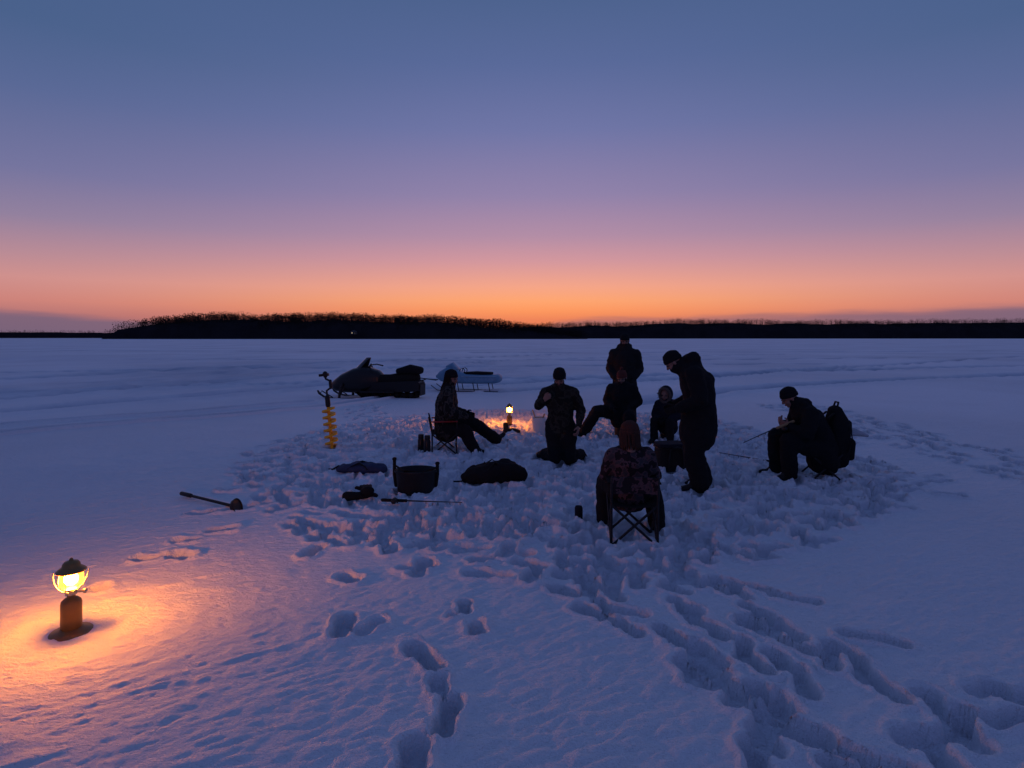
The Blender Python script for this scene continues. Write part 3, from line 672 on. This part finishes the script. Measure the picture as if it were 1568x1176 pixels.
# ------------------------------------------------------------------ buckets, bags, small gear
def bucket(name, loc, r=.14, h=.36, m='white_plastic', sticks=False, lid=False):
    e = empty(name, loc)
    b = MB(); pr = [(r*.86, 0), (r*.88, .01), (r*.98, h*.8), (r*1.05, h*.81), (r*1.05, h*.84), (r, h*.85), (r*1.02, h*.97), (r*1.06, h*.975), (r*1.06, h), (r*.97, h)]
    pr += [(r*.95, h*.9), (r*.85, .03)] if not lid else [(r*.9, h+.006)]
    b.lathe(pr); b.obj('pail', [M[m]], e)
    b = MB(); pts = [V(r*1.08*math.cos(t), -.10*math.sin(t), h*.88-.06*math.sin(t)) for t in [math.pi*i/12 for i in range(13)]]; b.tube(pts, [.004]*13, seg=6); b.obj('handle', [M['metal']], e)
    if sticks:
        b = MB(); b.tube([(.03, 0, .05), (-.11, .02, h+.12)], [.01, .01], seg=8); b.tube([(-.04, .03, .05), (.1, .02, h+.05)], [.012, .012], seg=8); b.box((.0, 0, h*.9), (.15, .12, .05)); b.obj('contents', [M['wood']], e)
    return e
bucket('plastic_bucket', G(.48, 10.5, -.02), .125, .34, sticks=True)
bucket('plastic_bucket', G(1.93, 10.27, -.02), .15, .36, 'plastic_black', lid=True)
bucket('plastic_bucket', G(2.62, 9.92, -.04), .12, .24, 'plastic_black', lid=True)
def cooler(loc, yaw):
    e = empty('soft_cooler', loc, yaw)
    b = MB(); b.tube([(0, 0, .03), (0, 0, .18), (0, 0, .33)], [(.2, .15), (.205, .155), (.195, .148)], side=(1, 0, 0), p=5, seg=32, round_=False); b.obj('cooler_body', [M['charcoal_cloth']], e)
    b = MB(); b.tube([(0, 0, .335), (0, 0, .385)], [(.207, .16), (.2, .15)], side=(1, 0, 0), p=5, seg=32, round_=False); b.obj('lid', [M['navy_cloth']], e, bevel=.01)
    b = MB(); b.tube([(0, 0, .325), (0, 0, .334)], [(.212, .165)]*2, side=(1, 0, 0), p=5, seg=32, round_=False)
    b.tube([(-.1, -.163, .04), (-.1, -.168, .2), (-.08, -.17, .33), (0, -.2, .36), (.08, -.17, .33), (.1, -.168, .2), (.1, -.163, .04)], [(.010, .004)]*7, side=(1, 0, 0), seg=8); b.obj('straps', [M['metal_dark']], e)
cooler(G(2.1, 7.75, -.01), .15)
def tub(loc):
    e = empty('black_tackle_tub', loc)
    b = MB(); b.lathe([(.19, .02), (.205, .05), (.225, .24), (.24, .255), (.24, .275), (.227, .28), (.21, .26), (.19, .06)], sx=1.0, sy=.8, seg=32); b.obj('tub', [M['plastic_black']], e)
    b = MB()
    for x, h in ((-.24, .39), (.235, .34)): b.tube([(x*.92, 0, .1), (x, 0, .22), (x*1.0, 0, h)], [.022, .02, .018], seg=10); b.ell((x, 0, h), (.026, .026, .02))
    b.tube([(-.22, -.03, .32), (-.1, -.16, .29), (.1, -.16, .28), (.22, -.03, .30)], [.01]*4, seg=8); b.obj('uprights', [M['rubber']], e)
    b = MB(); b.lathe([(.16, 0), (.17, .01), (.17, .03), (.15, .035)], seg=28, sy=.8); b.obj('base_glow_disc', [M['white_plastic']], e)  # white disc stands in for the pale glow under the tub
tub(G(-1.06, 6.5, .02))
def duffel(name, loc, yaw, L, r, m, flat=.8):
    e = empty(name, loc, yaw); b = MB(); n = 11; pts = []; rad = []
    for i in range(n):
        t = i/(n-1); sh = (1-abs(2*t-1)**3.5)*.35+.65; wob = 1+.10*math.sin(t*9+L*7); rad.append((r*sh*1.15*wob, r*sh*flat*(.8+.35*t))); pts.append(V((t-.5)*L, .02*math.sin(t*5), rad[-1][1]*.95))
    b.tube(pts, rad, side=(0, 1, 0), p=2.4, seg=20)
    me = remeshed(b, 'bag', .016, 2)
    for v in me.vertices:
        nz = mnoise.noise(v.co*7)+.6*mnoise.noise(v.co*16); v.co += v.normal*nz*.03
    me.materials.append(M[m]); o = bpy.data.objects.new('bag', me); COL.objects.link(o); o.parent = e
    b = MB()
    for y in (-1, 1): b.tube([(-L*.22, y*r*1.0, r*.6), (-L*.18, y*r*.9, r*1.3*flat), (0, y*r*.5, r*1.9*flat+.01), (L*.18, y*r*.9, r*1.4*flat), (L*.22, y*r*1.0, r*.6)], [(.018, .006)]*5, side=(0, 1, 0), seg=8)
    b.tube([(-L*.5, 0, r*.7), (-L*.62, -.03, .04), (-L*.75, .03, .03)], [.012, .011, .009], seg=8)
    b.obj('straps', [M['rubber']], e); return e
duffel('duffel_bag', G(-.22, 6.95, .0), .25, .62, .16, 'black_cloth', .8)
duffel('rolled_jacket', G(-1.88, 7.3, .02), -.1, .56, .11, 'blue_cloth', .6)
def mitts(loc, yaw):
    e = empty('winter_gloves', loc, yaw)
    for i, (x, y, rz) in enumerate(((0, 0, .2), (.07, .10, 1.6))):
        b = MB(); b.tube([(-.11, 0, .05), (-.03, 0, .045), (.05, 0, .04)], [(.055, .04), (.05, .032), (.052, .026)], side=(0, 1, 0))
        for j, yy in enumerate((.036, .012, -.012, -.036)): b.tube([(.05, yy, .04), (.09+.01*(j in (1, 2)), yy*1.1, .045), (.125+.012*(j in (1, 2)), yy*1.15, .03)], [.015, .015, .012], seg=8)
        b.tube([(0, .045, .045), (.04, .08, .05), (.065, .085, .04)], [.018, .016, .013], seg=8)
        me = remeshed(b, 'glove', .007, 2); me.transform(Matrix.Translation((x, y, .04*i)) @ Matrix.Rotation(rz, 4, 'Z') @ Matrix.Scale(1.25, 4)); me.materials.append(M['black_cloth'])
        o = bpy.data.objects.new('glove_%s' % 'ab'[i], me); COL.objects.link(o); o.parent = e
mitts(G(-1.58, 6.12, .02), .3)
def skimmer(p0, p1):
    p0 = Vector(p0); p1 = Vector(p1); e = empty('ice_skimmer', p1); d = (p0-p1).normalized(); L = (p0-p1).length
    b = MB(); b.tube([d*.06, d*(L-.16)], [.015, .014], seg=10); b.tube([d*(L-.16), d*L], [.022, .021], seg=10); b.obj('handle', [M['plastic_black']], e)
    b = MB(); R = V(0, 0, 1).rotation_difference((V(0, 0, .35)-d*.5+V(.5, .2, 0)).normalized()).to_matrix()
    b.lathe([(.02, -.04), (.05, -.035), (.072, -.015), (.076, .02), (.08, .022), (.08, .012)], seg=24, mat4=R); b.obj('scoop', [M['plastic_black']], e)
skimmer((-3.48, 6.19, gh(-3.48, 6.19)+.04), (-2.70, 5.75, gh(-2.68, 5.7)+.045))
def can(name, loc, r, h, m):
    b = MB(); b.lathe([(r*.8, 0), (r, .008), (r, h*.9), (r*.82, h*.97), (r*.84, h), (r*.78, h), (r*.76, h-.006)]); o = b.obj(name, [M[m]]); o.location = loc
can('drink_can', G(.63, 5.55, .02), .038, .14, 'navy_cloth')
def thermos(loc):
    e = empty('thermos_flask', loc); b = MB(); b.lathe([(.045, 0), (.05, .008), (.05, .2), (.04, .225)]); b.obj('flask', [M['paint_black']], e)
    b = MB(); b.lathe([(.042, .222), (.044, .225), (.042, .28), (.036, .285)]); b.obj('cup_lid', [M['metal_dark']], e)
thermos(G(-1.37, 8.85, -.01)); thermos(G(-1.24, 8.6, -.01))
b = MB(); b.tube([(-.12, 0, .05), (0, .02, .06), (.12, 0, .045)], [(.06, .045), (.07, .05), (.05, .035)], side=(0, 1, 0)); b.tube([(-.1, 0, .06), (-.11, 0, .16)], [.05, .05])
me = remeshed(b, 'winter_boot', .01, 3); me.materials.append(M['boot']); o = bpy.data.objects.new('winter_boot', me); COL.objects.link(o); o.location = G(-.0, 10.55)

# ------------------------------------------------------------------ ice auger
def auger(loc):
    e = empty('ice_auger', loc); e.rotation_euler = (D(-2), D(-6), 0)
    b = MB(); b.tube([(0, 0, -.05), (0, 0, .62)], [.024, .024], seg=12)
    turns = 6; n = 150; fs = []; vs = []
    for i in range(n+1):
        t = i/n; a = t*turns*2*math.pi; z = t*.58; c, s_ = math.cos(a), math.sin(a); R = .098
        vs += [(c*.018, s_*.018, z), (c*R, s_*R, z), (c*R, s_*R, z+.03), (c*.018, s_*.018, z+.03)]
    for i in range(n):
        o = i*4
        for k_ in range(4): fs.append((o+k_, o+(k_+1) % 4, o+4+(k_+1) % 4, o+4+k_))
    b._add(vs, fs, 0); b.obj('flighting', [M['yellow_paint']], e)
    b = MB(); b.tube([(0, 0, .6), (0, 0, .78)], [.022, .022], seg=10); b.tube([(0, 0, .64), (0, 0, .76)], [.038, .038], seg=12)
    b.tube([(0, 0, .78), (0, 0, .86), (.075, -.03, .90), (.075, -.03, 1.0), (0, 0, 1.04), (0, 0, 1.08)], [.016]*6, seg=10)
    b.tube([(.075, -.03, .90), (.075, -.03, 1.0)], [.024, .024], seg=12)
    b.tube([(-.0, 0, 1.08), (0, 0, 1.12)], [.03, .036], seg=14); b.box((-.02, 0, 1.10), (.14, .06, .04))
    b.obj('crank_handle', [M['plastic_black']], e)
    b = MB(); b.box((.03, 0, -.04), (.08, .01, .05), Matrix.Rotation(.4, 3, 'X')); b.box((-.03, 0, -.04), (.08, .01, .05), Matrix.Rotation(-.4, 3, 'X')); b.obj('blades', [M['metal']], e)
auger(G(-2.71, 8.85, .03))

# ------------------------------------------------------------------ snowmobile (local +x forward)
def loft(b, secs, p=2.6, m=0, seg=24):
    b.tube([V(x, 0, (z0+z1)/2) for x, w, z0, z1 in secs], [(w, (z1-z0)/2) for x, w, z0, z1 in secs], side=(0, 1, 0), p=p, seg=seg, m=m)
def snowmobile(loc, yaw):
    e = empty('snowmobile', loc, yaw)
    b = MB(); loft(b, [(1.28, .14, .30, .42), (1.12, .28, .20, .54), (.85, .37, .16, .72), (.5, .40, .16, .88), (.2, .37, .16, .94), (-.05, .26, .22, .84)], p=3); b.obj('cowl', [M['paint_black']], e)
    b = MB(); loft(b, [(.1, .2, .40, .70), (-.1, .19, .40, .70), (-.5, .2, .40, .70), (-.85, .2, .42, .76), (-1.15, .19, .42, .80), (-1.25, .16, .44, .76)], p=3); b.obj('seat', [M['rubber']], e)
    b = MB(); b.prism([(.3, .16), (.3, .46), (-1.38, .54), (-1.46, .48), (-1.44, .26), (-1.3, .23), (.0, .17)], -.25, .25); b.obj('tunnel', [M['plastic_black']], e, smooth=False, bevel=.01)
    b = MB(); b.tube([(-.80, 0, .80), (-1.1, 0, .86), (-1.38, 0, .82)], [(.24, .09), (.27, .13), (.22, .11)], side=(0, 1, 0), p=3); b.obj('cargo_bag', [M['black_cloth']], e)
    b = MB(); path = []
    for i in range(9): a = math.pi/2+math.pi*i/8; path.append((-1.2+.15*math.cos(a), .17+.15*math.sin(a)))
    for i in range(13): path.append((-1.1+i*.115, .025))
    for i in range(6): a = -math.pi/4+math.pi*.7*i/5; path.append((.4+.11*math.cos(a), .25+.11*math.sin(a)))
    for i in range(8): path.append((.25-i*.18, .34))
    n = len(path); vs = []; fs = []
    for i, (x, z) in enumerate(path):
        a = path[i-1]; c = path[(i+1) % n]; tx, tz = c[0]-a[0], c[1]-a[1]; l = math.hypot(tx, tz); nx_, nz_ = -tz/l, tx/l
        for y in (-.2, .2):
            vs += [(x, y, z), (x+nx_*.02, y, z+nz_*.02)]
    for i in range(n):
        o = i*4; q = ((i+1) % n)*4; fs += [(o, o+2, q+2, q), (o+1, q+1, q+3, o+3), (o, q, q+1, o+1), (o+2, o+3, q+3, q+2)]
    b._add(vs, fs, 0)
    for (x, z) in path: b.box((x, 0, z), (.03, .38, .05))
    for x in (-1.2, -.98, -.76, -.54, -.32, -.1, .12): b.tube([(x, -.17, .12), (x, .17, .12)], [.08, .08], seg=14)
    for y in (-.15, .15): b.box((-.45, y, .12), (1.6, .02, .10))
    b.obj('track', [M['rubber']], e, smooth=False)
    for s, nm in ((1, 'left'), (-1, 'right')):
        b = MB(); y = s*.45
        b.tube([(.35, y, .03), (.7, y, .025), (1.05, y, .03), (1.3, y, .07), (1.45, y, .16), (1.5, y, .24)], [(.065, .02)]*5+[(.045, .018)], side=(0, 1, 0), seg=10)
        b.tube([(1.42, y, .17), (1.38, y, .24), (1.2, y, .14), (1.05, y, .06)], [.016]*4, seg=8)
        b.obj('ski_'+nm, [M['plastic_black']], e)
        b = MB(); b.tube([(.85, y, .04), (.82, y*.95, .3), (.78, y*.9, .42)], [.04, .035, .035]); b.tube([(.82, y*.95, .25), (.6, s*.15, .3)], [.022]*2); b.tube([(.82, y*.95, .34), (.5, s*.2, .4)], [.022]*2); b.tube([(.83, y*.92, .16), (.65, s*.25, .55)], [.035, .03]); b.obj('suspension_'+nm, [M['metal_dark']], e)
        b = MB(); b.box((-.25, s*.33, .22), (1.0, .14, .04)); b.obj('footboard_'+nm, [M['metal_dark']], e)
    b = MB(); vs = []; K = 10
    for j in range(5):
        t = j/4
        for i in range(K+1):
            a = (i/K-.5)*math.pi*.95; w = .30-.22*t; vs.append((.30-.20*t+(.28-.16*t)*math.cos(a), w*math.sin(a), .82+.36*t))
    fs = [(j*(K+1)+i, j*(K+1)+i+1, (j+1)*(K+1)+i+1, (j+1)*(K+1)+i) for j in range(4) for i in range(K)]
    b._add(vs, fs, 0); o = b.obj('windshield', [M['windshield']], e); so = o.modifiers.new('s', 'SOLIDIFY'); so.thickness = .01
    b = MB(); b.tube([(.2, 0, .8), (.08, 0, .98)], [.03, .03]); b.tube([(-.12, .38, .93), (.0, .22, .98), (.08, 0, .97), (.0, -.22, .98), (-.12, -.38, .93)], [.02, .017, .017, .017, .02]); b.obj('handlebars', [M['metal_dark']], e)
    b = MB(); b.tube([(-1.3, -.24, .48), (-1.5, -.2, .56), (-1.5, .2, .56), (-1.3, .24, .48)], [.018]*4); b.box((-1.475, 0, .28), (.02, .44, .32)); b.obj('rear_bumper', [M['metal_dark']], e)
    b = MB(); b.ell((1.18, .1, .46), (.04, .07, .045)); b.ell((1.18, -.1, .46), (.04, .07, .045)); b.obj('headlights', [M['metal']], e)
    return e
snowmobile(G(-4.0, 17.0, -.03), D(180-10))

def tow_sled(loc, yaw):
    e = empty('tow_sled', loc, yaw)
    b = MB(); secs = [(.98, .12, .42, .52), (.85, .30, .32, .64), (.6, .36, .26, .80), (.3, .37, .25, .68), (0, .37, .25, .56), (-.5, .37, .25, .54), (-.9, .36, .26, .55), (-1.0, .33, .28, .56)]
    loft(b, secs, p=4, seg=28); b.obj('hull', [M['paint_blue']], e)
    b = MB(); b.tube([(.1, .375, .5), (-1.0, .375, .5)], [.012]*2); b.tube([(.1, -.375, .5), (-1.0, -.375, .5)], [.012]*2); b.tube([(.5, -.37, .35), (-.95, -.375, .33)], [(.02, .008)]*2); b.obj('trim', [M['trim_blue']], e)
    b = MB(); loft(b, [(.35, .26, .60, .78), (.5, .24, .66, .93), (.62, .2, .7, .84)], p=3); b.obj('windscreen_cowl', [M['paint_blue']], e)
    b = MB(); loft(b, [(.05, .22, .53, .62), (-.3, .22, .53, .64), (-.8, .22, .53, .62)], p=4)
    for y in (-.2, .2): b.tube([V(.12+.08*math.cos(t), y, .66+.08*math.sin(t)) for t in [i*math.pi/6 for i in range(13)]], [.012]*13, seg=8)
    b.obj('seat_pad', [M['rubber']], e)
    b = MB()
    for y in (-.34, .34):
        b.tube([(-1.05, y, .02), (.6, y, .02), (.9, y, .05), (1.1, y, .2)], [(.035, .012)]*4, side=(0, 1, 0), seg=8)
        for x in (-.8, -.3, .2, .65): b.tube([(x, y, .02), (x+.05, y, .28)], [.014, .014], seg=8)
    b.tube([(1.0, -.1, .35), (1.5, 0, .40), (1.0, .1, .35)], [.016]*3); b.tube([(1.5, 0, .4), (1.95, 0, .45)], [.016]*2)
    b.obj('runners', [M['metal_dark']], e)
tow_sled(G(-1.45, 19.0, -.01), D(180-7))

# ------------------------------------------------------------------ world: dusk sky
w = bpy.data.worlds.new('World'); scene.world = w; w.use_nodes = True
N = w.node_tree.nodes; L = w.node_tree.links; bg = N['Background']
tc = N.new('ShaderNodeTexCoord'); sp = N.new('ShaderNodeSeparateXYZ'); L.new(tc.outputs['Generated'], sp.inputs[0])
def mth(op, a, b=None, c=None, clamp=False):
    n = N.new('ShaderNodeMath'); n.operation = op; n.use_clamp = clamp
    for i, v in enumerate((a, b, c)):
        if v is None: continue
        if isinstance(v, (int, float)): n.inputs[i].default_value = v
        else: L.new(v, n.inputs[i])
    return n.outputs[0]
az = mth('ARCTAN2', sp.outputs[0], sp.outputs[1]); el = mth('ARCSINE', sp.outputs[2])
def ramp(fac, stops, scale):
    r = N.new('ShaderNodeValToRGB'); cr = r.color_ramp; cr.interpolation = 'LINEAR'
    while len(cr.elements) < len(stops): cr.elements.new(.5)
    for e_, (p_, c_) in zip(cr.elements, stops): e_.position = p_/scale; e_.color = (*lin(c_), 1)
    L.new(mth('DIVIDE', fac, scale), r.inputs[0]); return r.outputs[0]
S = math.pi/2
cen = ramp(el, [(0, (205, 112, 88)), (.03, (238, 132, 90)), (.045, (254, 152, 95)), (.062, (255, 166, 112)), (.0853, (246, 166, 136)), (.129, (212, 152, 158)), (.17, (180, 142, 166)), (.2365, (146, 131, 170)), (.339, (112, 118, 166)), (.434, (90, 106, 154)), (.52, (78, 99, 143)), (.8, (72, 91, 140)), (S, (66, 84, 134))], S)
edg = ramp(el, [(0, (150, 105, 118)), (.03, (176, 115, 118)), (.05, (204, 131, 124)), (.08, (206, 144, 142)), (.11, (184, 139, 150)), (.16, (144, 128, 158)), (.22, (115, 116, 158)), (.32, (88, 104, 149)), (.40, (73, 97, 139)), (.8, (68, 88, 136)), (S, (66, 84, 134))], S)
bak = ramp(el, [(0, (70, 78, 126)), (.2, (78, 88, 138)), (.5, (72, 86, 138)), (S, (66, 84, 134))], S)
def mixc(f, a, b):
    n = N.new('ShaderNodeMix'); n.data_type = 'RGBA'
    L.new(f, n.inputs[0]) if not isinstance(f, float) else setattr(n.inputs[0], 'default_value', f)
    for i, v in ((6, a), (7, b)):
        if isinstance(v, tuple): n.inputs[i].default_value = (*v, 1)
        else: L.new(v, n.inputs[i])
    return n.outputs[2]
def mr(v, a, b, smooth=True):
    n = N.new('ShaderNodeMapRange'); n.interpolation_type = 'SMOOTHSTEP' if smooth else 'LINEAR'; n.inputs['From Min'].default_value = a; n.inputs['From Max'].default_value = b
    L.new(v, n.inputs['Value']); return n.outputs[0]
da = mth('ABSOLUTE', mth('SUBTRACT', az, .04))
c = mixc(mr(da, 0.0, .85), cen, edg); c = mixc(mr(da, .8, 2.0), c, bak)
cv = N.new('ShaderNodeCombineXYZ'); L.new(mth('MULTIPLY', az, 9.0), cv.inputs[0]); L.new(mth('MULTIPLY', el, 90.0), cv.inputs[1])
nz = N.new('ShaderNodeTexNoise'); nz.inputs['Scale'].default_value = 1.0; nz.inputs['Detail'].default_value = 6; L.new(cv.outputs[0], nz.inputs['Vector'])
fc = N.new('ShaderNodeFloatCurve'); cu = fc.mapping.curves[0]
pts = [(-1.0, .042), (-.72, .036), (-.60, .028), (-.45, .018), (-.1, .008), (.03, .012), (.09, .0295), (.3, .035), (.5, .038), (.72, .042), (1.0, .044)]
cu.points[0].location = (0, .42); cu.points[1].location = (1, .44)
for (a_, e_) in pts[1:-1]: cu.points.new((a_+1)/2, e_*10)
cu.points[0].location = (0, .42); cu.points[-1].location = (1, .44); fc.mapping.update()
L.new(mth('DIVIDE', mth('ADD', az, 1.0), 2.0, clamp=True), fc.inputs['Value'])
top = mth('ADD', mth('DIVIDE', fc.outputs[0], 10.0), mth('MULTIPLY', mth('SUBTRACT', nz.outputs['Fac'], .5), .018))
cl = mr(mth('SUBTRACT', top, el), -.006, .009)
ccol = mixc(mr(da, .1, .7), lin((160, 108, 110)), lin((108, 96, 122)))
c = mixc(mth('MULTIPLY', cl, .78), c, ccol)
L.new(c, bg.inputs['Color']); bg.inputs['Strength'].default_value = 1.0

# ------------------------------------------------------------------ camera
cd_ = bpy.data.cameras.new('camera'); cam = bpy.data.objects.new('camera', cd_); COL.objects.link(cam); scene.camera = cam
cam.location = (0, 0, 1.70); cam.rotation_euler = (math.pi/2, 0, 0)
cd_.sensor_width = 36; cd_.lens = 20.66; cd_.shift_y = -.0453; cd_.clip_end = 60000; cd_.clip_start = .05
print('verts ground', H.size)
